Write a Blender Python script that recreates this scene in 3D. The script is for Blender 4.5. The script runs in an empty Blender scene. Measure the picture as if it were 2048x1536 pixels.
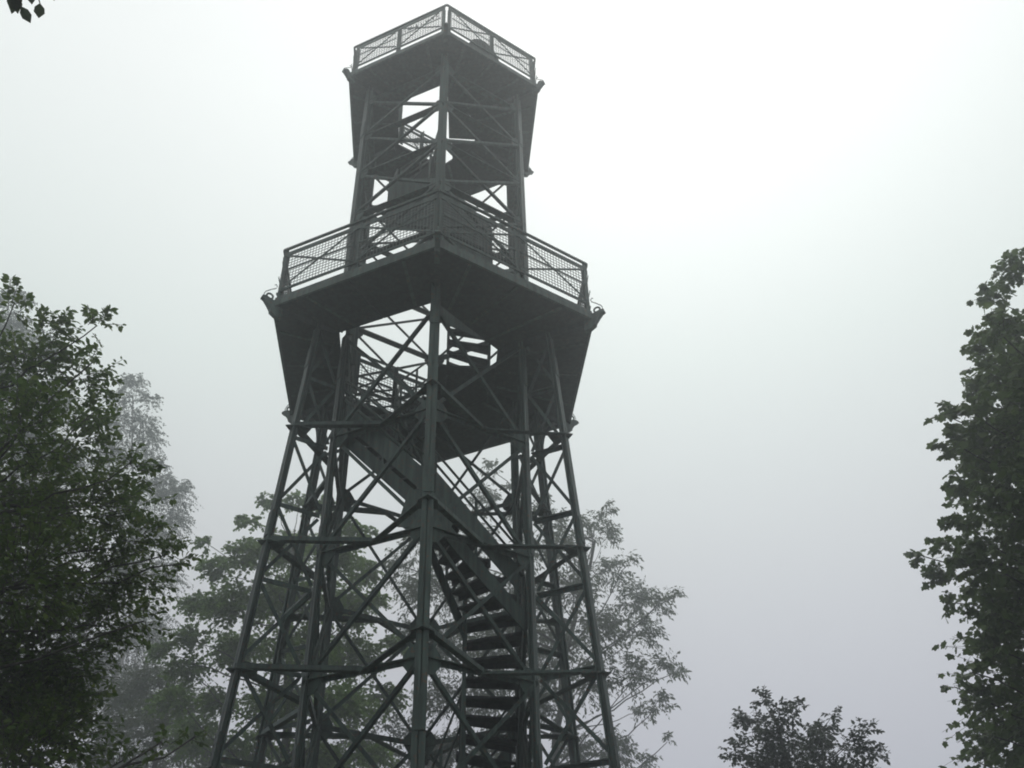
import bpy, bmesh, math, random
import numpy as np
from mathutils import Vector, Matrix

random.seed(7)
rng = np.random.default_rng(11)
scn = bpy.context.scene
col = scn.collection
rad = math.radians

# ------------------------------------------------------------------ camera
S = 0.6                       # metres per tower unit
CAM_H = 1.6
F_PX = 1868.3                 # focal length in pixels of a 2048 px wide frame
CAM = Vector((0, -18 * S, CAM_H))
pitch, roll, yaw = rad(37.76), rad(-1.57), rad(6.11)
FW = Vector((math.sin(yaw) * math.cos(pitch), math.cos(yaw) * math.cos(pitch), math.sin(pitch)))
r0 = Vector((math.cos(yaw), -math.sin(yaw), 0))
u0 = r0.cross(FW)
RT = math.cos(roll) * r0 + math.sin(roll) * u0
UP = -math.sin(roll) * r0 + math.cos(roll) * u0
cd = bpy.data.cameras.new('camera')
cam = bpy.data.objects.new('camera', cd)
col.objects.link(cam)
cd.sensor_width = 36
cd.lens = F_PX / 2048 * 36
cd.clip_start = 0.05
cd.clip_end = 2000
m = Matrix((RT, UP, -FW)).transposed().to_4x4()
m.translation = CAM
cam.matrix_world = m
scn.camera = cam

# ------------------------------------------------------------------ sky, sun, exposure
SUN_EL, SUN_AZ = rad(62), rad(20)
w = bpy.data.worlds.new('World')
scn.world = w
w.use_nodes = True
nt = w.node_tree
N, L = nt.nodes, nt.links
N.clear()
out = N.new('ShaderNodeOutputWorld')
bg = N.new('ShaderNodeBackground')
bg.inputs['Strength'].default_value = 0.1
sky = N.new('ShaderNodeTexSky')
sky.sky_type = 'NISHITA'
sky.sun_disc = False
sky.sun_elevation = SUN_EL
sky.sun_rotation = SUN_AZ
sky.dust_density = 5
tc = N.new('ShaderNodeTexCoord')
sep = N.new('ShaderNodeSeparateXYZ')
ramp = N.new('ShaderNodeValToRGB')
cr = ramp.color_ramp
stops = [(0.0, (.41, .385, .455)), (.26, (.57, .545, .62)), (.45, (.68, .69, .705)), (.62, (.775, .835, .805)),
         (.80, (.93, .955, .94)), (1.0, (.97, .97, .97))]
while len(cr.elements) < len(stops):
    cr.elements.new(.5)
for e, (p, c) in zip(cr.elements, stops):
    e.position = p
    e.color = (*c, 1)
mul = N.new('ShaderNodeVectorMath')
mul.operation = 'SCALE'
mul.inputs['Scale'].default_value = 9.95
mix = N.new('ShaderNodeMix')
mix.data_type = 'RGBA'
mix.inputs[0].default_value = 0.97
L.new(tc.outputs['Generated'], sep.inputs[0])
L.new(sep.outputs['Z'], ramp.inputs[0])
L.new(ramp.outputs[0], mul.inputs[0])
L.new(sky.outputs[0], mix.inputs[6])
L.new(mul.outputs[0], mix.inputs[7])
L.new(mix.outputs[2], bg.inputs['Color'])
L.new(bg.outputs[0], out.inputs['Surface'])
sd = bpy.data.lights.new('sun', 'SUN')
sd.energy = 0.5
sd.angle = rad(40)
sd.color = (1, .97, .93)
sun = bpy.data.objects.new('sun', sd)
col.objects.link(sun)
sun.rotation_euler = (math.pi / 2 - SUN_EL, 0, math.pi - SUN_AZ)
scn.view_settings.view_transform = 'Standard'
scn.view_settings.look = 'None'
scn.view_settings.exposure = 0
scn.view_settings.gamma = 1
scn.view_settings.use_curve_mapping = False
scn.cycles.use_denoising = True
scn.cycles.max_bounces = 8
scn.cycles.volume_bounces = 2
scn.cycles.transparent_max_bounces = 8
scn.cycles.filter_width = 1.9


# ------------------------------------------------------------------ helpers
def tag(o, label=None, cat=None, group=None, kind=None):
    if label: o['label'] = label
    if cat: o['category'] = cat
    if group: o['group'] = group
    if kind: o['kind'] = kind
    return o


def empty(name, loc=(0, 0, 0)):
    o = bpy.data.objects.new(name, None)
    o.empty_display_size = .3
    col.objects.link(o)
    o.location = loc
    return o


def mesh(name, verts, faces, mat=None, smooth=False):
    me = bpy.data.meshes.new(name)
    me.from_pydata([tuple(v) for v in verts], [], faces)
    if mat: me.materials.append(mat)
    if smooth:
        me.polygons.foreach_set('use_smooth', [True] * len(me.polygons))
    me.update()
    return me


def link(name, me, parent=None, kind=None, rotz=0.0):
    o = bpy.data.objects.new(name, me)
    col.objects.link(o)
    if parent: o.parent = parent
    if rotz: o.rotation_euler.z = rotz
    if kind: o['kind'] = kind
    return o


class MB:
    def __init__(self):
        self.v, self.f = [], []

    def add(self, vs, fs):
        b = len(self.v)
        self.v += [tuple(x) for x in vs]
        self.f += [tuple(i + b for i in f) for f in fs]

    def hexa(self, p):            # 8 corners: bottom ring 0-3, top ring 4-7
        self.add(p, [(3, 2, 1, 0), (4, 5, 6, 7), (0, 1, 5, 4), (1, 2, 6, 5), (2, 3, 7, 6), (3, 0, 4, 7)])

    def bar(self, a, b, w, h, up=(0, 0, 1), cut=0.0):
        a, b = Vector(a), Vector(b)
        d = (b - a).normalized()
        up = Vector(up)
        s = d.cross(up)
        if s.length < 1e-6: s = d.cross(Vector((1, 0, 0)))
        s.normalize()
        n = s.cross(d).normalized()
        a, b = a + d * cut, b - d * cut
        p = [q + s * (x * w / 2) + n * (y * h / 2) for q in (a, b) for x, y in ((-1, -1), (1, -1), (1, 1), (-1, 1))]
        self.hexa(p)
        return self

    def angle(self, a, b, w, t, up):   # rolled angle iron: two thin flanges
        a, b = Vector(a), Vector(b)
        d = (b - a).normalized()
        s = d.cross(Vector(up)).normalized()
        n = s.cross(d).normalized()
        self.bar(a, b, w, t, up)
        self.bar(a + s * (w / 2 - t / 2) - n * (w / 2 + .001), b + s * (w / 2 - t / 2) - n * (w / 2 + .001), t, w - t, up)
        return self

    def tube(self, pts, r, n=6, r2=None):
        pts = [Vector(p) for p in pts]
        k = len(pts)
        b = len(self.v)
        up = Vector((.13, .21, .97))
        for i, p in enumerate(pts):
            d = (pts[min(i + 1, k - 1)] - pts[max(i - 1, 0)]).normalized()
            s = d.cross(up)
            if s.length < 1e-4: s = d.cross(Vector((1, 0, 0)))
            s.normalize()
            t = d.cross(s)
            rr = r if r2 is None else r + (r2 - r) * i / (k - 1)
            for j in range(n):
                a = 2 * math.pi * j / n
                self.v.append(tuple(p + (s * math.cos(a) + t * math.sin(a)) * rr))
        for i in range(k - 1):
            for j in range(n):
                q = (j + 1) % n
                self.f.append((b + i * n + j, b + i * n + q, b + (i + 1) * n + q, b + (i + 1) * n + j))
        self.f.append(tuple(b + j for j in reversed(range(n))))
        self.f.append(tuple(b + (k - 1) * n + j for j in range(n)))
        return self

    def plate(self, pts, th, nrm):     # polygon extruded by th along nrm
        nrm = Vector(nrm).normalized() * th
        k = len(pts)
        lo = [Vector(p) - nrm / 2 for p in pts]
        hi = [Vector(p) + nrm / 2 for p in pts]
        self.add(lo + hi, [tuple(reversed(range(k))), tuple(range(k, 2 * k))] +
                 [(i, (i + 1) % k, k + (i + 1) % k, k + i) for i in range(k)])
        return self

    def me(self, name, mat, smooth=False):
        return mesh(name, self.v, self.f, mat, smooth)


# ------------------------------------------------------------------ materials
def new_mat(name):
    mt = bpy.data.materials.new(name)
    mt.use_nodes = True
    return mt, mt.node_tree.nodes, mt.node_tree.links, mt.node_tree.nodes['Principled BSDF']


def paint_mat(name, c1, c2, rust, rough=.55, rustamt=.585):
    mt, n, l, b = new_mat(name)
    tcn = n.new('ShaderNodeTexCoord')
    a = n.new('ShaderNodeTexNoise'); a.inputs['Scale'].default_value = 2.2; a.inputs['Detail'].default_value = 6
    a2 = n.new('ShaderNodeTexNoise'); a2.inputs['Scale'].default_value = 23; a2.inputs['Detail'].default_value = 5
    mx = n.new('ShaderNodeMix'); mx.data_type = 'RGBA'
    mx.inputs[6].default_value = (*c1, 1); mx.inputs[7].default_value = (*c2, 1)
    rp = n.new('ShaderNodeValToRGB')
    rp.color_ramp.elements[0].position = rustamt; rp.color_ramp.elements[1].position = rustamt + .1
    m2 = n.new('ShaderNodeMix'); m2.data_type = 'RGBA'; m2.inputs[7].default_value = (*rust, 1)
    l.new(tcn.outputs['Object'], a.inputs['Vector']); l.new(tcn.outputs['Object'], a2.inputs['Vector'])
    l.new(a.outputs[0], mx.inputs[0]); l.new(a2.outputs[0], rp.inputs[0])
    l.new(rp.outputs[0], m2.inputs[0]); l.new(mx.outputs[2], m2.inputs[6])
    mp = n.new('ShaderNodeMapping'); mp.inputs['Scale'].default_value = (11, 11, .7)
    st = n.new('ShaderNodeTexNoise'); st.inputs['Scale'].default_value = 1.6; st.inputs['Detail'].default_value = 4
    l.new(tcn.outputs['Object'], mp.inputs[0]); l.new(mp.outputs[0], st.inputs['Vector'])
    sr = n.new('ShaderNodeMapRange'); sr.inputs[1].default_value = .38; sr.inputs[2].default_value = .62
    sr.inputs[3].default_value = .62; sr.inputs[4].default_value = 1.3
    l.new(st.outputs[0], sr.inputs[0])
    oi = n.new('ShaderNodeObjectInfo')
    ov = n.new('ShaderNodeMapRange'); ov.inputs[3].default_value = .8; ov.inputs[4].default_value = 1.22
    l.new(oi.outputs['Random'], ov.inputs[0])
    pm = n.new('ShaderNodeMath'); pm.operation = 'MULTIPLY'
    l.new(sr.outputs[0], pm.inputs[0]); l.new(ov.outputs[0], pm.inputs[1])
    sm = n.new('ShaderNodeVectorMath'); sm.operation = 'SCALE'
    l.new(m2.outputs[2], sm.inputs[0]); l.new(pm.outputs[0], sm.inputs['Scale'])
    l.new(sm.outputs[0], b.inputs['Base Color'])
    b.inputs['Roughness'].default_value = rough
    b.inputs['Specular IOR Level'].default_value = .3
    bp = n.new('ShaderNodeBump'); bp.inputs['Strength'].default_value = .15; bp.inputs['Distance'].default_value = .01
    l.new(a2.outputs[0], bp.inputs['Height']); l.new(bp.outputs[0], b.inputs['Normal'])
    return mt


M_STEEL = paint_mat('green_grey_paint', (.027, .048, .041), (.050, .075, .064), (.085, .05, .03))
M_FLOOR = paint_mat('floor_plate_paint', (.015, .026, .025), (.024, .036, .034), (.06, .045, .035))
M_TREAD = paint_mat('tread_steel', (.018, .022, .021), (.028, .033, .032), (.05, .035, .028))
M_WIRE = paint_mat('wire_paint', (.06, .07, .066), (.08, .09, .085), (.075, .055, .04))
M_BARK = paint_mat('bark', (.035, .03, .026), (.075, .07, .06), (.05, .06, .035), .9, .55)
M_BIRCH = paint_mat('birch_bark', (.30, .29, .27), (.42, .41, .39), (.04, .04, .04), .8, .58)


def leaf_mat(name, c1, c2, c3, trans=.42):
    mt, n, l, b = new_mat(name)
    g = n.new('ShaderNodeNewGeometry')
    oi = n.new('ShaderNodeObjectInfo')
    nz = n.new('ShaderNodeTexNoise'); nz.inputs['Scale'].default_value = .9; nz.inputs['Detail'].default_value = 2
    l.new(g.outputs['Position'], nz.inputs['Vector'])
    ad = n.new('ShaderNodeMath'); ad.operation = 'ADD'
    l.new(g.outputs['Random Per Island'], ad.inputs[0]); l.new(oi.outputs['Random'], ad.inputs[1])
    fr = n.new('ShaderNodeMath'); fr.operation = 'FRACT'; l.new(ad.outputs[0], fr.inputs[0])
    av = n.new('ShaderNodeMath'); av.operation = 'MULTIPLY_ADD'; av.inputs[1].default_value = .55
    l.new(fr.outputs[0], av.inputs[0])
    nm = n.new('ShaderNodeMath'); nm.operation = 'MULTIPLY'; nm.inputs[1].default_value = .45
    l.new(nz.outputs[0], nm.inputs[0]); l.new(nm.outputs[0], av.inputs[2])
    rp = n.new('ShaderNodeValToRGB')
    e = rp.color_ramp.elements
    e[0].position = .1; e[0].color = (*c1, 1); e[1].position = .95; e[1].color = (*c3, 1)
    k = e.new(.55); k.color = (*c2, 1)
    l.new(av.outputs[0], rp.inputs[0])
    l.new(rp.outputs[0], b.inputs['Base Color'])
    b.inputs['Roughness'].default_value = .5
    b.inputs['Specular IOR Level'].default_value = .25
    tr = n.new('ShaderNodeBsdfTranslucent')
    l.new(rp.outputs[0], tr.inputs['Color'])
    ms = n.new('ShaderNodeMixShader'); ms.inputs[0].default_value = trans
    l.new(b.outputs[0], ms.inputs[1]); l.new(tr.outputs[0], ms.inputs[2])
    l.new(ms.outputs[0], n['Material Output'].inputs['Surface'])
    return mt


M_LEAF_A = leaf_mat('sallow_leaf', (.05, .09, .018), (.085, .145, .026), (.145, .18, .045))
M_LEAF_M = leaf_mat('maple_leaf', (.06, .095, .03), (.09, .14, .042), (.125, .165, .055))
M_LEAF_S = leaf_mat('sycamore_leaf', (.075, .145, .018), (.11, .20, .026), (.15, .23, .04))
M_LEAF_W = leaf_mat('ash_leaf', (.055, .075, .035), (.075, .10, .045), (.10, .12, .06))
M_LEAF_B = leaf_mat('birch_leaf', (.05, .065, .045), (.07, .085, .055), (.09, .105, .07))
M_LEAF_D = leaf_mat('dark_leaf', (.025, .035, .02), (.035, .048, .026), (.05, .065, .035))

# ------------------------------------------------------------------ ground
mt, n, l, b = new_mat('meadow_ground')
nz = n.new('ShaderNodeTexNoise'); nz.inputs['Scale'].default_value = 1.4; nz.inputs['Detail'].default_value = 8
rp = n.new('ShaderNodeValToRGB')
rp.color_ramp.elements[0].color = (.018, .022, .010, 1); rp.color_ramp.elements[1].color = (.045, .05, .022, 1)
g = n.new('ShaderNodeNewGeometry')
l.new(g.outputs['Position'], nz.inputs['Vector']); l.new(nz.outputs[0], rp.inputs[0]); l.new(rp.outputs[0], b.inputs['Base Color'])
b.inputs['Roughness'].default_value = .95
G = 60
gv, gf = [], []
xs = np.sign(np.linspace(-1, 1, G)) * np.abs(np.linspace(-1, 1, G)) ** 1.6 * 170
for yy in xs:
    for xx in xs:
        r_ = math.hypot(xx, yy)
        gv.append((xx, yy, .25 * math.sin(xx * .11 + 1) * math.cos(yy * .09) * min(1, max(0, r_ - 9) / 12)))
for j in range(G - 1):
    for i in range(G - 1):
        gf.append((j * G + i, j * G + i + 1, (j + 1) * G + i + 1, (j + 1) * G + i))
link('ground', mesh('ground', gv, gf, mt, True), kind='structure')

# ------------------------------------------------------------------ lookout tower
ANG = [-90, -30, 30, 90, 150, 210]     # corners, counter-clockwise from the one nearest the path
PHI = rad(-.26)
BASE = 1.6 - 1.6 / S                   # tower unit height of the ground


def V(R, k, z, extra=0.0):
    a = rad(-90 + 60 * k + extra)
    return Vector((R * math.cos(a) * S, R * math.sin(a) * S, (z - 1.6) * S + 1.6))


def lerp(a, b, t): return a + (b - a) * t


tower = empty('lookout_tower')
tower.rotation_euler.z = PHI
tag(tower, 'dark green hexagonal steel lattice lookout tower with two railed viewing decks', 'tower')


def six(name, me, kind=None, ks=range(6), parent=None):
    return [link(name, me, parent or tower, kind, rad(60 * k)) for k in ks]


def Ro(z): return 3.525 - .0735 * (z - 10.3)


RI, RUP = 2.42, 2.57
Z_MID, Z_TOP = 15.95, 25.55
u = S


def leg_mesh(R0, z0, R1, z1, wd, dp):
    mb = MB()
    a, b_ = V(R0, 0, z0), V(R1, 0, z1)
    t = Vector((1, 0, 0))
    for s in (-1, 1):
        o = t * s * (wd / 4 + .012) * u
        mb.bar(a + o, b_ + o, wd / 2 * u, .03 * u, (0, -1, 0))              # outer flange
        o2 = t * s * (.034) * u + Vector((0, dp / 2 * u + .018 * u, 0))
        mb.bar(a + o2, b_ + o2, .03 * u, dp * u, (0, -1, 0))                # web running inward
        o3 = t * s * (wd / 4 + .006) * u + Vector((0, (dp + .036) * u, 0))
        mb.bar(a + o3, b_ + o3, wd / 2 * u, .03 * u, (0, -1, 0))            # inner flange
    mb.bar(a + Vector((0, .045 * u, 0)), b_ + Vector((0, .045 * u, 0)), .06 * u, .012 * u, (0, -1, 0))   # web plate behind the seam
    # splice plates with a lap every few metres
    for zz in np.arange(z0 + 3.1, z1 - .5, 4.3):
        t_ = (zz - z0) / (z1 - z0)
        c = lerp(a, b_, t_)
        d = (b_ - a).normalized()
        mb.bar(c - d * .28 * u - Vector((0, .025 * u, 0)), c + d * .28 * u - Vector((0, .025 * u, 0)), wd * .96 * u, .02 * u, (0, -1, 0))
        for q in (-.2, -.07, .07, .2):
            for s in (-.3, .3):
                p = c + d * q * u + Vector((s * wd * u, -.04 * u, 0))
                mb.bar(p, p + Vector((0, .012 * u, 0)), .035 * u, .035 * u)
    return mb.me('leg', M_STEEL)


six('leg', leg_mesh(Ro(BASE), BASE, Ro(15.85), 15.9, .185, .05))
six('leg', leg_mesh(RI, BASE, RI, 15.9, .16, .045))
six('leg', leg_mesh(RUP, 16.08, RUP, 25.5, .21, .08))
# concrete footings
mt, n, l, b = new_mat('concrete')
b.inputs['Base Color'].default_value = (.28, .27, .25, 1)
nz = n.new('ShaderNodeTexNoise'); nz.inputs['Scale'].default_value = 9; nz.inputs['Detail'].default_value = 8
rp = n.new('ShaderNodeValToRGB')
rp.color_ramp.elements[0].color = (.2, .2, .18, 1); rp.color_ramp.elements[1].color = (.34, .33, .3, 1)
l.new(nz.outputs[0], rp.inputs[0]); l.new(rp.outputs[0], b.inputs['Base Color'])
mb = MB()
c = V(3.55, 0, BASE)
mb.hexa([c + Vector((x * q, y * q * 1.5, z)) for z, q in ((-.3, .42), (.18, .36)) for x, y in ((-1, -1), (1, -1), (1, 1), (-1, 1))])
six('footing', mb.me('footing', mt))

# ring levels with their plan bracing
RINGS = [13.03, 10.28, 7.75, 5.2, 2.65, .1]
for z in RINGS:
    mb = MB().angle(V(RI, 1, z), V(RI, 0, z), .10 * u, .022 * u, (0, 0, 1))
    six('ring_beam', mb.me('ring_beam', M_STEEL))
    mid = lerp(V(RI, 0, z), V(RI, 1, z), .5)
    o_ = Vector((0, 0, -.035 * u))
    for kk in (0, 1):
        mb = MB()
        a, b_ = V(Ro(z), kk, z) + o_, mid + o_ * (1.4 + kk * .9)
        mb.bar(a, b_, .125 * u, .022 * u)
        d = (b_ - a).normalized(); s_ = d.cross(Vector((0, 0, 1))).normalized()
        mb.bar(a + s_ * .05 * u + Vector((0, 0, .045 * u)), b_ + s_ * .05 * u + Vector((0, 0, .045 * u)), .02 * u, .066 * u)
        six('plan_brace', mb.me('plan_brace', M_STEEL))
    # pointed horizontal gusset plate at the outer leg
    R = Ro(z)
    mb = MB().plate([V(R + .17, 0, z - .07), V(R - .02, 0, z - .07, 2.9), V(R - .33, 0, z - .07, 3.6), V(R - .33, 0, z - .07, -3.6), V(R - .02, 0, z - .07, -2.9)], .02 * u, (0, 0, 1))
    six('gusset_plate', mb.me('gusset_plate', M_STEEL))
    # upright gussets on the inner leg, one on each face
    mb = MB()
    for kk in (1, -1):
        A, B_ = V(RI, 0, z), V(RI, kk, z)
        d = (B_ - A).normalized()
        up = Vector((0, 0, 1))
        nrm = d.cross(up)
        mb.plate([A + d * .1 * u + up * .26 * u, A + d * .24 * u + up * .24 * u, A + d * .38 * u + up * .06 * u,
                  A + d * .38 * u - up * .1 * u, A + d * .24 * u - up * .28 * u, A + d * .1 * u - up * .3 * u], .016 * u, nrm)
    six('gusset_plate', mb.me('gusset_plate', M_STEEL))

# crossed diagonals on the six inner faces
zs = [15.85] + RINGS + [BASE + .15]
for i in range(len(zs) - 1):
    for za, zb_, off in ((zs[i], zs[i + 1], .03), (zs[i + 1], zs[i], -.03)):
        mb = MB()
        A, B_ = V(RI - off, 0, za), V(RI - off, 1, zb_)
        nrm = (A + B_) * .5; nrm.z = 0
        mb.angle(A, B_, .075 * u, .018 * u, nrm)
        six('cross_brace', mb.me('cross_brace', M_STEEL))

# radial trusses that tie each outer leg to its inner leg
ZR = [14.37 - 1.63 * i for i in range(9)]
for i, z in enumerate(ZR):
    mb = MB().angle(V(Ro(z) - .05, 0, z), V(RI + .1, 0, z), .09 * u, .02 * u, (0, 0, 1))
    six('radial_strut', mb.me('radial_strut', M_STEEL))
ZR2 = [15.8] + ZR
for i in range(len(ZR2) - 1):
    for sgn in (1, -1):
        za, zb_ = (ZR2[i] - .08, ZR2[i + 1] + .08)[::sgn]
        o_ = Vector((.03 * sgn * u, 0, 0))
        A, B_ = V(Ro(za) - .06, 0, za) + o_, V(RI + .1, 0, zb_) + o_
        mb = MB().bar(A, B_, .02 * u, .07 * u, (0, 0, 1))
        six('radial_brace', mb.me('radial_brace', M_STEEL))

# curved knee brackets below the lower deck
pts = []
for i in range(9):
    t = i / 8 * math.pi / 2
    pts.append(V(Ro(14.7) + .04 + .68 * (1 - math.cos(t)), 0, 14.7 + 1.15 * math.sin(t)))
mb = MB()
for i in range(8):
    mb.bar(pts[i], pts[i + 1], .07 * u, .06 * u, (0, -1, .3))
mb.bar(V(Ro(15.2), 0, 15.2), V(Ro(15.2) + .42, 0, 15.62), .06 * u, .05 * u)
six('knee_bracket', mb.me('knee_bracket', M_FLOOR), ks=(2, 3, 4))  # dark floor paint, not steel paint: shade under the deck put into the colour

# upper shaft: ring chords and crossed diagonals
ZU = [24.85, 23.2, 21.57, 19.95, 18.3, 16.6]
for i, z in enumerate(ZU[:-1]):
    mb = MB().bar(V(RUP - .08, 1, z), V(RUP - .08, 0, z), .19 * u, .03 * u, (0, 0, 1))
    six('ring_beam', mb.me('ring_beam', M_STEEL))
    for za, zb_, off in ((z, ZU[i + 1], .03), (ZU[i + 1], z, -.03)):
        A, B_ = V(RUP - off, 0, za), V(RUP - off, 1, zb_)
        nrm = (A + B_) * .5; nrm.z = 0
        mb = MB().angle(A, B_, .07 * u, .018 * u, nrm)
        six('cross_brace', mb.me('cross_brace', M_STEEL))
    mb = MB()
    for kk in (1, -1):
        A, B_ = V(RUP, 0, z), V(RUP, kk, z)
        d = (B_ - A).normalized(); up = Vector((0, 0, 1))
        mb.plate([A + d * .1 * u + up * .2 * u, A + d * .2 * u + up * .2 * u, A + d * .32 * u + up * .05 * u, A + d * .32 * u - up * .08 * u,
                  A + d * .2 * u - up * .24 * u, A + d * .1 * u - up * .24 * u], .016 * u, d.cross(up))
    six('gusset_plate', mb.me('gusset_plate', M_STEEL))


# decks
def wires(mb, A, B_, z0, z1, pitch, th):
    n_ = int((B_ - A).length / (pitch * u))
    for i in range(n_ + 1):
        p = lerp(A, B_, i / n_)
        mb.bar(p + Vector((0, 0, z0)), p + Vector((0, 0, z1)), th, th, (B_ - A).cross(Vector((0, 0, 1))))
    k_ = int((z1 - z0) / (pitch * u))
    for i in range(k_ + 1):
        z = z0 + (z1 - z0) * i / k_
        mb.bar(A + Vector((0, 0, z)), B_ + Vector((0, 0, z)), th, th)


def railing(parent, k, R, zf, h, scale=1.0, stairwell=False):
    """railing along one side of the deck, corner k to corner k+1"""
    A, B_ = V(R, k, zf), V(R, k + 1, zf)
    d = (B_ - A).normalized()
    Z = Vector((0, 0, 1))
    nrm = d.cross(Z)
    e = (.065 if scale == 1 else .12) * u
    H = h * u
    mb = MB()
    mb.bar(A + Z * H, B_ + Z * H, .055 * u, .05 * u, Z)                                       # handrail
    mb.bar(A + Z * (H - .19 * scale * u) + d * e, B_ + Z * (H - .19 * scale * u) - d * e, .03 * u, .11 * u, Z)   # panel head
    mb.bar(A + Z * .2 * u + d * e, B_ + Z * .2 * u - d * e, .03 * u, .07 * u, Z)              # panel foot
    fr = link('railing', mb.me('railing', M_STEEL), parent)
    L_ = (B_ - A).length
    posts = [(e, .085), (L_ / 2, .13), (L_ - e, .085)]
    for s_, w_ in posts:
        p = A + d * s_ - nrm * .03 * u
        pm = MB().bar(p, p + Z * H, w_ * u, .035 * u, nrm)
        pm.bar(p + nrm * -.06 * u, p + nrm * -.06 * u + Z * (H * .98), .025 * u, .085 * u, nrm)
        link('post', pm.me('post', M_STEEL), fr)
    for i in range(2):
        P, Q = A + d * (posts[i][0] + .05 * u), A + d * (posts[i + 1][0] - .05 * u)
        zl, zh = .24 * u, H - (.06 + .19 * scale) * u
        for a_, b_, off in ((zl, zh, .022), (zh, zl, .034), ((zl + zh) / 2, (zl + zh) / 2, .046)):
            o_ = nrm * off * u
            link('panel_bar', MB().bar(P + Z * a_ + o_, Q + Z * b_ + o_, .014 * u, .05 * u, Z).me('panel_bar', M_STEEL), fr)
        wm = MB()
        wires(wm, P, Q, zl, zh, .082, .0098 * u)
        link('wire_mesh', wm.me('wire_mesh', M_WIRE), fr, 'stuff')
    return fr


def deck(zf, R, hole, rail_h, fas_h, bs):
    base = empty('deck'); base.parent = tower
    for k in range(6):
        a, b_ = k, (k + 1) % 6
        segs = [(0, 1)]
        if k == 5 and zf < 20: segs = [(0, .465), (.4715, 1)]
        for s0, s1 in segs:
            I0, I1 = V(hole[a], a, zf), V(hole[b_], b_, zf)
            O0, O1 = V(R - .03, a, zf), V(R - .03, b_, zf)
            g_ = .001
            q = [lerp(I0, I1, s0 + g_), lerp(I0, I1, s1 - g_), lerp(O0, O1, s1 - g_), lerp(O0, O1, s0 + g_)]
            mb = MB()
            mb.hexa(q + [p + Vector((0, 0, .08 * u)) for p in q])
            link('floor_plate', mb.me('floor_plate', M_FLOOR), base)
    for k in range(6):
        mb = MB()
        for dz, hh, rr in ((-.02, fas_h * .5, R), (fas_h * .5 - .012, fas_h * .5, R - .035)):
            A, B_ = V(rr, k, zf + dz + hh / 2), V(rr, k + 1, zf + dz + hh / 2)
            mb.bar(A, B_, .05 * u, hh * u, (0, 0, 1))
        link('fascia', mb.me('fascia', M_STEEL), base)
    # shallow bearers below the floor
    for k in range(6):
        mb = MB().bar(V(max(hole[k], 1.5) + .12, k, zf - .08), V(R - .12, k, zf - .08), .12 * u, .15 * u, (0, 0, 1))
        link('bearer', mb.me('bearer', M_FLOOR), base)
    # narrow seam strips riveted under the floor plates
    for k in range(6):
        for t in (.2, .5, .8) if not (k == 5 and zf < 20) else (.2, .8):
            b2 = (k + 1) % 6
            P = lerp(V(hole[k] + .1, k, zf - .014), V(hole[b2] + .1, b2, zf - .014), t)
            Q = lerp(V(R - .08, k, zf - .014), V(R - .08, b2, zf - .014), t)
            link('seam_strip', MB().bar(P, Q, .07 * u, .02 * u, (0, 0, 1)).me('seam_strip', M_STEEL), base)
    # scrolled corner brackets
    prof = [(-.25, -.50), (-.08, -.47), (.06, -.38), (.08, -.30), (.16, -.18), (.27, -.04), (.35, .0), (.335, .07), (.24, .085), (.05, .03), (-.06, .03), (-.25, -.2)]
    for k in range(6):
        rdir = V(1, k, 0) - V(0, k, 0)
        tdir = rdir.cross(Vector((0, 0, 1)))
        mb = MB().plate([V(R + x * bs, k, zf + .12 + y * bs) for x, y in prof], .12 * u, tdir)
        cb = link('corner_bracket', mb.me('corner_bracket', M_STEEL), base)
        mb = MB()
        ring = [V(R + (.13 + .085 * math.cos(t)) * bs, k, zf + .12 + (.16 + .085 * math.sin(t)) * bs) for t in np.linspace(-1.0, 3.9, 15)]
        mb.tube(ring, .024 * u, 6)
        rod = [V(R + x * bs, k, zf + .10 + y * bs) for x, y in ((.22, .04), (.285, .14), (.29, .22), (.25, .30), (.12, .43), (.0, .53), (-.02, .60), (.015, .66), (.05, .63))]
        mb.tube(rod, .011 * u, 6)
        link('scroll', mb.me('scroll', M_STEEL, True), cb)
    for k in range(6):
        railing(tower, k, R - .03, zf + fas_h, rail_h, 1.0 if zf < 20 else .72)
    return base


deck(Z_MID, 4.2, [2.48, 1.75, 1.75, 2.42, 2.58, 2.56], 1.53, .27, .86)
deck(Z_TOP, 3.2, [1.54, .95, 1.2, 1.56, 1.58, 1.56], 1.30, .22, .66)
# the part of each opening that is floored over at the stair landing
def infill(pts, zf):
    q = [Vector((x * S, y * S, (zf - 1.6) * S + 1.6)) for x, y in pts]
    mb = MB().plate([p + Vector((0, 0, .045 * u)) for p in q], .06 * u, (0, 0, 1))
    link('landing_plate', mb.me('landing_plate', M_FLOOR), tower)


infill([(.05, -.14), (1.56, -.14), (1.56, .95), (1.45, .95), (.2, 2.3), (.0, 2.3)], Z_MID + .004)
infill([(.1, -1.5), (.75, -.55), (1.1, .12), (.98, .42), (.2, .42)], Z_TOP + .004)
infill([(.3, .62), (.98, .56), (1.1, .72), (.35, 1.45)], Z_TOP + .004)
# guard rails round the stair openings
for k in (3, 4):
    railing(tower, k, 2.36, Z_MID + .09, 1.35)
for k in (3,):
    railing(tower, k, 1.56, Z_TOP + .08, 1.1)
railing(tower, 4, 1.62, Z_TOP + .08, 1.1)

# staircase winding clockwise inside the inner legs
ORDER = [0, 5, 4, 3, 2, 1]             # corner order on the way up


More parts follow.
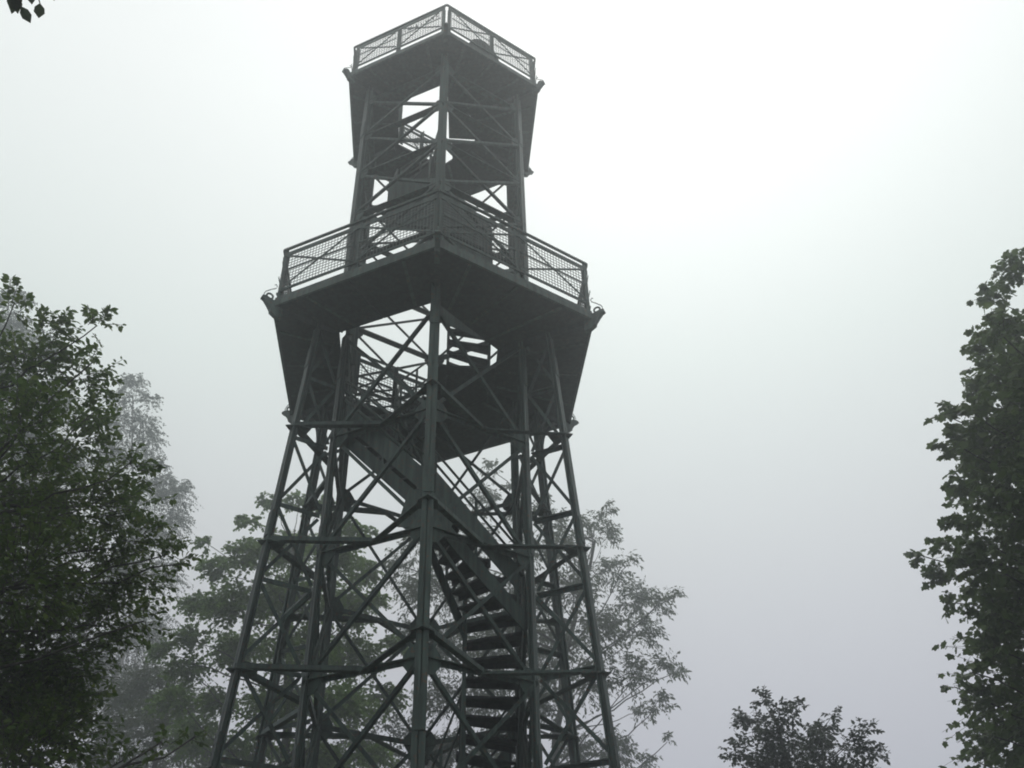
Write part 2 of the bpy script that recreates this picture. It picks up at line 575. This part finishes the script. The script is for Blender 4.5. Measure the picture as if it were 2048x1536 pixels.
def flight(ka, kb, za, zb, Rout=2.2, Rin=.95, n_=8, gh=.38, rails=(.72, .98, 1.25), glo=.12, g0=.05, g1=.95):
    Z = Vector((0, 0, 1))
    A, B_ = V(Rout, ka, za), V(Rout, kb, zb)
    a, b_ = V(Rin, ka, za), V(Rin, kb, zb)
    Ah, Bh = Vector((A.x, A.y, 0)), Vector((B_.x, B_.y, 0))
    nrm = (Ah + Bh).normalized()

    def strip(mb, P, Q, lo, hi, t, off=0.0):
        o0, o1 = nrm * off, nrm * (off + t)
        mb.hexa([P + o0 + Z * lo, Q + o0 + Z * lo, Q + o1 + Z * lo, P + o1 + Z * lo,
                 P + o0 + Z * hi, Q + o0 + Z * hi, Q + o1 + Z * hi, P + o1 + Z * hi])
    mb = MB()
    strip(mb, A, B_, -.42 * u, -.02 * u, .04 * u)
    strip(mb, a, b_, -.40 * u, -.02 * u, .04 * u, -.04 * u)
    root = link('stair_flight', mb.me('stair_flight', M_STEEL), tower)
    for i in range(n_):
        s0, s1 = (i + .06) / n_, (i + 1.28) / n_
        zt = za + (zb - za) * (i + 1) / n_
        zt = (zt - 1.6) * S + 1.6
        q = [lerp(a, b_, s0), lerp(a, b_, min(s1, 1)), lerp(A, B_, min(s1, 1)), lerp(A, B_, s0)]
        q = [Vector((p.x, p.y, zt)) for p in q]
        t = MB()
        t.hexa([p - Z * .05 * u for p in q] + q)
        fr = [q[0] + Z * -.052 * u, q[3] + Z * -.052 * u]
        t.bar(fr[0], fr[1], .03 * u, .21 * u, Z)
        link('tread', t.me('tread', M_TREAD), root)
    if gh:
        P, Q = lerp(A, B_, g0), lerp(A, B_, g1)
        mb = MB()
        strip(mb, P, Q, glo * u, (glo + gh) * u, .025 * u, .045 * u)
        link('guard_plate', mb.me('guard_plate', M_STEEL), root)
    for hz in rails:
        mb = MB().tube([A + Z * hz * u + nrm * .02, B_ + Z * hz * u + nrm * .02], .028 * u, 6)
        link('handrail', mb.me('handrail', M_STEEL, True), root)
    for hz in (.6, 1.2):
        mb = MB().tube([a + Z * hz * u, b_ + Z * hz * u], .026 * u, 6)
        link('handrail', mb.me('handrail', M_STEEL, True), root)
    for s_ in (.06, .5, .94):
        for P, Q, rr in ((A, B_, 1.25), (a, b_, 1.2)):
            p = lerp(P, Q, s_)
            mb = MB().bar(p - Z * .3 * u + nrm * .012, p + Z * rr * u + nrm * .012, .05 * u, .03 * u, nrm)
            link('baluster', mb.me('baluster', M_STEEL), root)


low = [(0, BASE + .1), (5, .9), (4, 2.9), (3, 4.95), (2, 7.0), (1, 9.2), (0, 10.95), (5, 13.4), (4, 14.75), (3, 15.96)]
for (k0, z0), (k1, z1) in zip(low[:-1], low[1:]):
    flight(k0, k1, z0, z1, gh=.55 if k0 in (0, 1) else .4, glo=.24 if k0 == 1 else .1, n_=6 if k0 == 1 else 7)
hi = [(2, 16.03), (1, 19.0), (0, 20.0), (5, 20.7), (4, 23.1), (3, 25.55)]
for j, ((k0, z0), (k1, z1)) in enumerate(zip(hi[:-1], hi[1:])):
    if j in (1, 2):      # enclosed by tall sheets round the corner nearest the path
        flight(k0, k1, z0, z1, 1.6, .4, 6, 1.95, (), -.75, 0, 1)
    else:
        flight(k0, k1, z0, z1, 1.58 if j < 3 else 1.5, .4, 9, .4)
# sheet standing below the upper stair beside the near corner
mb = MB()
P, Q = lerp(V(1.6, 0, 17.9), V(1.6, 1, 17.9), .06), lerp(V(1.6, 0, 17.9), V(1.6, 1, 17.9), .93)
mb.bar(P, Q, .03 * u, 3.4 * u, (0, 0, 1))
link('enclosure_sheet', mb.me('enclosure_sheet', M_STEEL), tower)
# corner sheets of the stair landing at the near corner
for kk in (1, 5):
    P, Q = V(2.3, 0, 10.72), lerp(V(2.3, 0, 10.72), V(2.3, kk, 10.72), .24)
    Q.z += (.16 if kk == 5 else -.16) * u
    link('corner_sheet', MB().bar(P, Q, .03 * u, .8 * u, (0, 0, 1)).me('corner_sheet', M_STEEL), tower)
# slender newel post at the inner corner of the lower stair
for k in (1,):
    mb = MB().bar(V(.93, k, BASE), V(.93, k, 9.7), .08 * u, .08 * u, (0, -1, 0))
    link('newel_post', mb.me('newel_post', M_STEEL), tower)

# curved sheet hood over the stair head on the top deck
hc = Vector((.98 * S, -2.22 * S, (Z_TOP + .08 - 1.6) * S + 1.6))
mb = MB()
ax = (V(1, 1, 0) - V(1, 0, 0)).normalized()
sx = Vector((-ax.y, ax.x, 0))
prof = []
for i in range(13):
    t = math.pi * i / 12
    prof.append((math.cos(t) * .5 * u, math.sin(t) * .78 * u))
v_, f_ = [], []
for e_ in (-.3 * u, .5 * u):
    for x, y in prof:
        v_.append(hc + ax * (x * 1.1) + sx * e_ + Vector((0, 0, y)))
k_ = len(prof)
f_ = [(i, i + 1, k_ + i + 1, k_ + i) for i in range(k_ - 1)] + [tuple(range(k_)), tuple(reversed(range(k_, 2 * k_))), (0, k_, 2 * k_ - 1, k_ - 1)]
link('stair_hood', mesh('stair_hood', v_, f_, M_FLOOR), tower)

# little tags wired below the top rail, and a sticker low on the near leg
A, B_ = V(3.17, 5, Z_TOP + 1.3 + .22 - .32), V(3.17, 0, Z_TOP + 1.3 + .22 - .32)
for i in range(9):
    s_ = .56 + .38 * i / 9 + random.uniform(-.008, .008)
    p = lerp(A, B_, s_)
    d = (B_ - A).normalized()
    hh = random.uniform(.07, .14) * u
    mb = MB()
    mb.bar(p, p - Vector((0, 0, hh)) + d * random.uniform(-.04, .04) * u, .03 * u, .012 * u, d)
    mb.bar(p - Vector((0, 0, hh * .8)), p - Vector((0, 0, hh * .8)) + d * random.uniform(.03, .07) * u, .03 * u, .02 * u, d)
    link('hanging_tag', mb.me('hanging_tag', M_STEEL), tower)
mt, n, l, b = new_mat('blue_sticker')
b.inputs['Base Color'].default_value = (.12, .14, .32, 1)
zst = 6.05 - 1.2 + .55
p = V(Ro(zst), 0, zst) + Vector((.045 * u, -.03 * u, 0))
mb = MB().plate([p + Vector((math.cos(t) * .028, 0, math.sin(t) * .035)) for t in (.5, 1.57, 2.6, 3.7, 4.71, 5.7)], .004, (0, 1, 0))
link('sticker', mb.me('sticker', mt), tower)


# ------------------------------------------------------------------ trees
def at(px, py, d):
    v = FW + RT * ((px - 1024) / F_PX) - UP * ((py - 768) / F_PX)
    return CAM + v.normalized() * d


OVAL = ([(0, 0, 0), (.24, .28, .05), (.27, .6, .04), (0, 1, -.08), (-.27, .6, .04), (-.24, .28, .05)], [(0, 1, 2, 3), (0, 3, 4, 5)])
_h = [(.22, -.05), (.46, .06), (.40, .25), (.60, .44), (.52, .62), (.31, .64), (.19, .85)]
MAPLE = ([(0, 0, 0), (0, 1.0, -.12)] + [(x, y, .05 - .16 * x) for x, y in _h] + [(-x, y, .05 - .16 * x) for x, y in _h],
         [(0, 2, 3, 4, 5, 6, 7, 8, 1), (0, 1, 15, 14, 13, 12, 11, 10, 9)])
LANCE = ([(0, 0, 0), (.18, .35, .03), (.14, .68, 0), (0, 1, -.1), (-.14, .68, 0), (-.18, .35, .03)], [(0, 1, 2, 3), (0, 3, 4, 5)])
RHOMB = ([(0, 0, 0), (.36, .4, .05), (0, 1, -.05), (-.36, .4, .05)], [(0, 1, 2, 3)])


FILL = {id(OVAL): .33, id(MAPLE): .6, id(LANCE): .25, id(RHOMB): .36}


def unit(a): return a / np.maximum(np.linalg.norm(a, axis=-1, keepdims=True), 1e-9)


def leaf_frames(dirs, up_bias, r):
    """x, y, z axes for every leaf: y along the leaf, z roughly up"""
    n_ = len(dirs)
    y = unit(dirs)
    z = unit(np.array([0, 0, up_bias]) + r.normal(0, .55, (n_, 3)))
    x = unit(np.cross(y, z))
    z = np.cross(x, y)
    return x, y, z


def leaf_mesh(name, tpl, pos, fr, size, mat):
    tv, tf = np.array(tpl[0]), tpl[1]
    x, y, z = fr
    n_ = len(pos)
    k = len(tv)
    P = pos[:, None, :] + size[:, None, None] * (tv[None, :, 0:1] * x[:, None] + tv[None, :, 1:2] * y[:, None] + tv[None, :, 2:3] * z[:, None])
    me = bpy.data.meshes.new(name)
    me.vertices.add(n_ * k)
    me.vertices.foreach_set('co', P.reshape(-1).astype(np.float32))
    fl = [len(f) for f in tf]
    idx = np.concatenate([np.array(f) for f in tf])
    loops = (idx[None, :] + (np.arange(n_) * k)[:, None]).reshape(-1)
    me.loops.add(len(loops))
    me.loops.foreach_set('vertex_index', loops.astype(np.int32))
    st = np.cumsum([0] + fl)[:-1]
    starts = (st[None, :] + (np.arange(n_) * len(idx))[:, None]).reshape(-1)
    me.polygons.add(n_ * len(tf))
    me.polygons.foreach_set('loop_start', starts.astype(np.int32))
    me.materials.append(mat)
    me.update(calc_edges=True)
    me.validate()
    return me


def tree(name, label, cat, trunk, blobs, tpl, lmat, bmat, leaf, twigs, per, seed, trunk_r=.12, droop=.35, layer=.0, group=None,
         up_bias=1.2, leafdroop=.35, singles=0, outl=.35, twig_r=.004):
    """trunk: list of points; blobs: (point, radius). Limbs run from the trunk into each leaf mass, twigs fan out of it, leaves sit along the twigs."""
    r = np.random.default_rng(seed)
    base = trunk[0]
    root = empty(name, base)
    tag(root, label, cat, group)
    loc = lambda p: Vector(p) - base
    tm = MB()
    tpts = [Vector(p) for p in trunk]
    dense = []
    for i in range(len(tpts) - 1):
        for j in range(4):
            dense.append(lerp(tpts[i], tpts[i + 1], j / 4) + Vector(r.normal(0, trunk_r * .18, 3)) * (1 if i + j else 0))
    dense.append(tpts[-1])
    tm.tube([loc(p) for p in dense], trunk_r, 9, trunk_r * .22)
    link('trunk', tm.me('trunk', bmat, True), root)
    bm_ = MB()
    tw = MB()
    pos, dirs = [], []
    top = max(p.z for p in tpts)
    for c, br in blobs:
        c = Vector(c)
        # leave the trunk lower than the mass
        cand = [p for p in dense if p.z < c.z - .25 * (c - p).length] or [dense[len(dense) // 3]]
        a = min(cand, key=lambda p: (p - c).length)
        midp = lerp(a, c, .5) + Vector((0, 0, -.10 * (c - a).length)) + Vector(r.normal(0, .05 * (c - a).length, 3))
        path = []
        for i in range(9):
            t = i / 8
            path.append((1 - t) ** 2 * a + 2 * t * (1 - t) * midp + t * t * c + Vector(r.normal(0, .012, 3)) * (c - a).length)
        lr = max(.008, min(trunk_r * .4, .007 * (c - a).length + .004))
        bm_.tube([loc(p) for p in path], lr, 6, lr * .35)
        axis = np.array((c - midp).normalized())
        nt_ = max(4, int(twigs * math.pi * br * br / (FILL[id(tpl)] * .8 * leaf * leaf * per)))
        for i in range(nt_):
            v = unit(r.normal(0, 1, 3))
            start = np.array(c) + v * br * (r.random() ** .6) * .62 * np.array([1, 1, 1 - layer])
            d = unit(v * .9 + axis * .55 + np.array([0, 0, .25]) + r.normal(0, .35, 3))
            d[2] *= (1 - layer * .7)
            d = unit(d)
            ln = br * r.uniform(.35, .75) + leaf * 1.2
            seg = []
            for j in range(5):
                t = j / 4
                seg.append(start + d * ln * t + np.array([0, 0, -droop * ln * t * t]))
            if twig_r > .0035 or r.random() < .55:
                tw.tube([loc(Vector(p)) for p in seg[::2]], twig_r, 3, twig_r * .5)
            for j in range(per):
                t = (j + r.random()) / per
                t = t ** .8
                q = start + d * ln * t + np.array([0, 0, -droop * ln * t * t])
                side = np.cross(d, [0, 0, 1.0]); side = side / max(1e-6, np.linalg.norm(side))
                s_ = 1 if j % 2 else -1
                ld = d * r.uniform(.2, .9) + side * s_ * r.uniform(.3, 1.1) + np.array([0, 0, -leafdroop]) + r.normal(0, outl, 3)
                pos.append(q + unit(ld) * leaf * .12); dirs.append(ld)
    pos, dirs = np.array(pos), np.array(dirs)
    fr = leaf_frames(dirs, up_bias, r)
    size = leaf * r.uniform(.45, 1.25, len(pos))
    if singles:
        rel = pos - np.array(CAM)
        dz = rel @ np.array(FW)
        px = 1024 + F_PX * (rel @ np.array(RT)) / dz
        py = 768 - F_PX * (rel @ np.array(UP)) / dz
        vis = (px > -20) & (px < 2068) & (py > -20) & (py < 1556)
        score = np.where(vis, size / dz, -1)
        order = np.argsort(-score)[:singles]
        tme = mesh('leaf', tpl[0], tpl[1], lmat)
        for i in order:
            o = bpy.data.objects.new('leaf', tme)
            col.objects.link(o)
            o.parent = root
            M_ = Matrix(np.column_stack([fr[0][i], fr[1][i], fr[2][i]]).tolist()).to_4x4() @ Matrix.Scale(float(size[i]), 4)
            M_.translation = Vector(pos[i]) - base
            o.matrix_local = M_
        keep = np.ones(len(pos), bool); keep[order] = False
        pos, size = pos[keep], size[keep]
        fr = tuple(f[keep] for f in fr)
    link('branches', bm_.me('branches', bmat, True), root, 'stuff')
    if tw.v: link('twigs', tw.me('twigs', bmat), root, 'stuff')
    link('crown', leaf_mesh('crown', tpl, pos - np.array(base), fr, size, lmat), root, 'stuff')
    return root


def B(lst, d, spread, seed, k=1.0):
    r = random.Random(seed)
    res = []
    for x, y, rp_ in lst:
        dd = d + r.uniform(-spread, spread)
        res.append((at(x, y, dd), rp_ * dd / F_PX * k))
    return res


def ground_pt(px, py, d, z=0.0):
    p = at(px, py, d)
    return Vector((p.x, p.y, z))


# near left tree
lb = [(25, 610, 38), (100, 665, 55), (190, 650, 38), (60, 740, 90), (170, 755, 62), (185, 715, 25), (40, 860, 110), (150, 880, 85), (190, 830, 40),
      (265, 935, 48), (80, 1000, 130), (190, 1010, 100), (275, 1010, 50), (335, 1095, 42), (362, 1120, 22), (60, 1150, 140), (190, 1140, 110),
      (300, 1180, 45), (262, 1080, 60), (80, 1300, 150), (215, 1250, 80), (290, 1240, 40), (50, 1450, 130), (140, 1400, 60), (40, 1560, 120),
      (330, 1490, 22), (380, 1475, 18), (240, 1530, 40),
      (-90, 1000, 200), (-110, 1300, 220), (-80, 760, 150), (-200, 1150, 200), (-180, 900, 150), (60, 1380, 130), (100, 1480, 110), (10, 1420, 120)]  # last three leaf masses are added to darken the lower left, like lens vignetting
t0 = ground_pt(-330, 1250, 9.2)
tree('sallow_tree', 'broad-leaved green tree with oval leaves close by at the left edge', 'tree',
     [t0, t0 + Vector((.1, .1, 2.2)), at(-190, 1250, 9.3), at(-110, 1000, 9.6), at(-60, 760, 9.9)],
     B(lb, 9.4, 1.0, 3, .82), OVAL, M_LEAF_A, M_BARK, 0.066, 1.8, 11, 21, .13, .1, 0, singles=300, leafdroop=.3)

# right maple
rb = [(2040, 900, 90), (2005, 840, 60), (1965, 770, 40), (1950, 900, 40), (2050, 545, 60), (1995, 600, 40), (2000, 660, 50), (2010, 730, 60), (2040, 680, 75), (1975, 690, 40), (2000, 780, 65), (1940, 830, 50), (1882, 828, 22), (1915, 890, 42),
      (1990, 900, 85), (1955, 970, 55), (2050, 1000, 120), (1930, 1050, 42), (1885, 1092, 30), (1842, 1112, 22), (1895, 1150, 42), (1970, 1130, 75),
      (1898, 1205, 20), (1990, 1230, 55), (2050, 1200, 100), (2005, 1300, 55), (1948, 1340, 24), (1912, 1375, 24), (1985, 1400, 50), (1962, 1460, 28),
      (2030, 1480, 75), (1958, 1520, 30), (2150, 800, 190), (2170, 1100, 250), (2170, 1400, 250), (2230, 620, 140), (2330, 950, 200), (2350, 1250, 220)]
t0 = ground_pt(2260, 1250, 12.2)
tree('maple_tree', 'dark leafy maple filling the right edge of the view', 'tree',
     [t0, t0 + Vector((.1, 0, 2.5)), at(2250, 1250, 12.2), at(2230, 1000, 12.4), at(2200, 700, 12.6)],
     B(rb, 12, 1.1, 5, .78), MAPLE, M_LEAF_M, M_BARK, .08, 2.8, 8, 22, .17, .3, .2, singles=300, leafdroop=.75, up_bias=.9)

# sycamore behind the left half of the tower
sb = [(540, 1000, 26), (595, 1000, 30), (500, 1040, 26), (645, 1015, 34), (700, 1060, 40), (740, 1065, 20), (412, 1085, 20), (435, 1135, 40), (500, 1110, 55),
      (580, 1095, 65), (660, 1110, 65), (720, 1140, 45), (400, 1205, 42), (470, 1210, 72), (570, 1200, 85), (680, 1210, 75), (748, 1200, 32), (385, 1275, 42),
      (480, 1300, 66), (600, 1300, 84), (700, 1310, 72), (785, 1290, 34), (440, 1400, 46), (550, 1410, 80), (680, 1410, 75), (770, 1390, 42), (500, 1500, 70),
      (620, 1520, 85), (740, 1510, 50), (560, 1620, 110), (375, 1340, 45), (350, 1400, 45), (395, 1470, 60), (330, 1300, 30)]
t0 = ground_pt(585, 1350, 27)
tree('sycamore_tree', 'green sycamore with drooping layered leaves behind the left half of the tower', 'tree',
     [t0, t0 + Vector((0, .1, 3)), at(580, 1450, 27), at(575, 1250, 27), at(585, 1090, 27)],
     B(sb, 27, 2.2, 6, .86), MAPLE, M_LEAF_S, M_BARK, .086, 3.5, 9, 23, .2, .5, .45, leafdroop=.85, up_bias=1.1)

# loose tree with hanging narrow leaves behind the right half of the tower
ab = [(985, 935, 18), (1030, 975, 18), (975, 1000, 32), (1040, 1030, 30), (1088, 1010, 18), (1110, 1050, 30), (1163, 1045, 15), (1185, 1045, 18), (1207, 1018, 18),
      (1210, 1070, 30), (1130, 1100, 45), (1060, 1110, 45), (960, 1090, 45), (900, 1100, 40), (835, 1085, 30), (800, 1130, 34), (850, 1180, 55), (940, 1190, 65),
      (1050, 1200, 65), (1150, 1180, 52), (1220, 1140, 36), (1262, 1122, 15), (1265, 1200, 44), (1318, 1210, 26), (1350, 1192, 15), (1200, 1270, 62), (1285, 1265, 36),
      (1100, 1300, 75), (1000, 1300, 75), (900, 1290, 55), (820, 1270, 35), (1325, 1330, 26), (1352, 1345, 16), (1265, 1350, 40), (1180, 1365, 50), (1318, 1405, 22),
      (1285, 1425, 22), (1335, 1480, 12), (1080, 1400, 60), (980, 1400, 60), (880, 1400, 50), (1225, 1505, 46), (1150, 1510, 50), (1290, 1525, 22), (1000, 1510, 60), (880, 1520, 50)]
t0 = ground_pt(1105, 1400, 31)
tree('ash_tree', 'loose pale tree with hanging narrow leaves behind the right half of the tower', 'tree',
     [t0, t0 + Vector((.1, 0, 3.5)), at(1110, 1530, 31), at(1130, 1300, 31), at(1190, 1080, 31)],
     B(ab, 31, 2.4, 7, .96), LANCE, M_LEAF_W, M_BARK, .145, 2.9, 10, 24, .2, .3, 0, leafdroop=.8, up_bias=.5)

# small tree at the lower right
cb_ = [(1525, 1400, 20), (1505, 1440, 32), (1575, 1430, 28), (1600, 1412, 16), (1550, 1480, 48), (1480, 1500, 28), (1640, 1458, 28), (1668, 1428, 14), (1620, 1500, 48),
       (1700, 1490, 32), (1732, 1460, 18), (1752, 1510, 20), (1560, 1560, 85), (1680, 1570, 75), (1600, 1660, 110)]
t0 = ground_pt(1610, 1400, 15)
tree('beech_tree', 'small dark treetop rising alone at the lower right', 'tree',
     [t0, t0 + Vector((0, 0, 1.5)), at(1605, 1700, 15), at(1590, 1560, 15), at(1540, 1420, 15)],
     B(cb_, 15, .9, 8, .86), OVAL, M_LEAF_D, M_BARK, .07, 3.2, 10, 25, .10, .25, .2, leafdroop=.4)

# hazy birches at the left
bb = [(272, 770, 30), (255, 765, 24), (300, 800, 26), (300, 880, 36), (318, 930, 26), (372, 970, 16), (335, 960, 26), (240, 800, 34), (285, 845, 36), (245, 850, 46), (230, 920, 60), (285, 920, 36), (310, 980, 46), (352, 990, 44), (345, 1040, 44), (300, 1070, 60),
      (250, 1030, 60), (250, 1150, 75), (330, 1150, 46), (280, 1260, 80), (250, 1380, 90)]
t0 = ground_pt(262, 1150, 46)
tree('birch_tree', 'tall grey birch fading into the fog just right of the near left tree', 'tree',
     [t0, t0 + Vector((0, 0, 5)), at(262, 1250, 46), at(265, 1000, 46), at(266, 790, 46)],
     B(bb, 46, 2.0, 9, .88), RHOMB, M_LEAF_B, M_BIRCH, .10, 1.8, 12, 26, .14, .8, 0, leafdroop=.9, group='birches in the fog', up_bias=.5)
bb2 = [(10, 600, 30), (45, 600, 24), (30, 660, 50), (90, 700, 46), (20, 760, 70), (100, 800, 60), (40, 880, 80), (110, 920, 70), (40, 1020, 90), (-60, 760, 80), (-70, 900, 90),
       (120, 1060, 70), (-40, 660, 60), (50, 1180, 100), (150, 1200, 70), (160, 1330, 80), (80, 1400, 90)]
t0 = ground_pt(30, 1100, 44)
tree('birch_tree', 'hazy birch half hidden behind the near left tree at the picture edge', 'tree',
     [t0, t0 + Vector((0, 0, 5)), at(30, 1200, 44), at(30, 900, 44), at(30, 640, 44)],
     B(bb2, 44, 2.0, 10, .86), RHOMB, M_LEAF_B, M_BIRCH, .10, 2.4, 12, 27, .14, .8, 0, leafdroop=.9, group='birches in the fog', up_bias=.5)

# hazy lower trees between
gb = [(300, 1370, 55), (260, 1400, 50), (350, 1400, 60), (390, 1430, 44), (300, 1460, 75), (230, 1470, 55), (380, 1510, 60), (280, 1550, 85), (420, 1560, 60), (200, 1540, 50)]
t0 = ground_pt(310, 1400, 34)
tree('hazel_tree', 'low rounded hazy tree at the bottom between near tree and sycamore', 'tree',
     [t0, t0 + Vector((0, 0, 3)), at(310, 1520, 34), at(305, 1400, 34)],
     B(gb, 34, 1.8, 12, .86), OVAL, M_LEAF_W, M_BARK, .12, 2.5, 10, 28, .15, .3, .2, leafdroop=.4)
hb = [(690, 1450, 40), (760, 1440, 45), (820, 1460, 45), (720, 1510, 60), (830, 1530, 60), (900, 1490, 46), (960, 1530, 55), (640, 1540, 60)]
t0 = ground_pt(790, 1450, 33)
tree('rowan_tree', 'grey foggy treetop low behind the centre of the tower', 'tree',
     [t0, t0 + Vector((0, 0, 4)), at(790, 1580, 33), at(780, 1470, 33)],
     B(hb, 33, 2.0, 13, .86), OVAL, M_LEAF_B, M_BARK, .13, 2.0, 10, 29, .16, .3, .2, leafdroop=.4)

# tree beside the photographer whose twig tips hang into the top left corner
t0 = Vector((-3.4, -12.2, 0))
root = empty('overhanging_tree', t0)
tag(root, 'few dark leaves hanging into the top left corner from an overhead branch', 'tree')
tip = at(48, -60, 4.0)
mb = MB()
mb.tube([Vector((0, 0, 0)), Vector((.05, .02, 1.6)), Vector((0, .1, 3.2)), Vector((.15, .2, 4.8)), Vector((.2, .2, 6.4))], .14, 9, .04)
link('trunk', mb.me('trunk', M_BARK, True), root)
pa = Vector((.05, .1, 3.6))
pb = tip - t0
path = [lerp(pa, pb, i / 8) + Vector((0, 0, .55 * math.sin(math.pi * i / 8))) for i in range(9)]
mb = MB().tube(path, .045, 7, .006)
limb = link('limb', mb.me('limb', M_BARK, True), root)
r = np.random.default_rng(5)
lme = mesh('leaf', OVAL[0], OVAL[1], M_LEAF_D)


def hang(p0, tip_, size, wide=1.0, face=None):
    """one leaf from its stalk end to its tip, facing the path"""
    y = (tip_ - p0).normalized()
    z = (CAM - p0).normalized() if face is None else face
    x = y.cross(z).normalized()
    z = x.cross(y)
    M_ = Matrix((x * wide, y, z)).transposed().to_4x4() @ Matrix.Scale(size, 4)
    M_.translation = p0 - t0
    o = link('leaf', lme, root)
    o.matrix_local = M_


D4 = 4.0
px_m = D4 / F_PX
for x0, y0, x1, y1, ln, wd in ((36, -26, 25, 20, 46, .9), (28, -20, 34, 18, 38, .9), (42, 12, 56, 37, 30, 1.0), (80, 6, 78, 29, 26, 1.2), (60, -20, 63, 3, 24, 1.0),
                               (20, -40, 8, -8, 34, 1.0), (95, -40, 105, -10, 34, 1.0)):
    hang(at(x0, y0, D4), at(x1, y1, D4 + .01), ln * px_m, wd)
mb = MB()
mb.tube([tip - t0, at(40, -30, D4) - t0, at(38, -10, D4) - t0, at(43, 13, D4) - t0], .0035, 5, .002)
mb.tube([tip - t0, at(66, -40, D4) - t0, at(76, -8, D4) - t0, at(80, 7, D4) - t0], .0035, 5, .002)
link('twig', mb.me('twig', M_BARK, True), root)
bl = [(t0 + Vector((x, y, z)), rr) for x, y, z, rr in ((.2, .2, 6.6, .9), (-.6, -.4, 5.6, .8), (.4, -.7, 5.4, .8), (-.7, .5, 6.2, .7))]
pos, dirs = [], []
for c, br in bl:
    for i in range(260):
        v = unit(r.normal(0, 1, 3))
        pos.append(np.array(c) + v * br * r.random() ** .5); dirs.append(v + np.array([0, 0, -.4]))
pos, dirs = np.array(pos), np.array(dirs)
link('crown', leaf_mesh('crown', OVAL, pos - np.array(t0), leaf_frames(dirs, 1, r), .06 * r.uniform(.7, 1.2, len(pos)), M_LEAF_D), root, 'stuff')

# ------------------------------------------------------------------ fog
mt = bpy.data.materials.new('haze')
mt.use_nodes = True
n, l = mt.node_tree.nodes, mt.node_tree.links
n.remove(n['Principled BSDF'])
pv = n.new('ShaderNodeVolumePrincipled')
pv.inputs['Color'].default_value = (.925, .98, .995, 1)
pv.inputs['Density'].default_value = .0082
pv.inputs['Anisotropy'].default_value = .84
l.new(pv.outputs[0], n['Material Output'].inputs['Volume'])
mb = MB()
mb.hexa([(x, y, z) for z in (-1.4, 40) for x, y in ((-175, -175), (175, -175), (175, 175), (-175, 175))])
link('haze', mb.me('haze', mt), None, 'stuff')
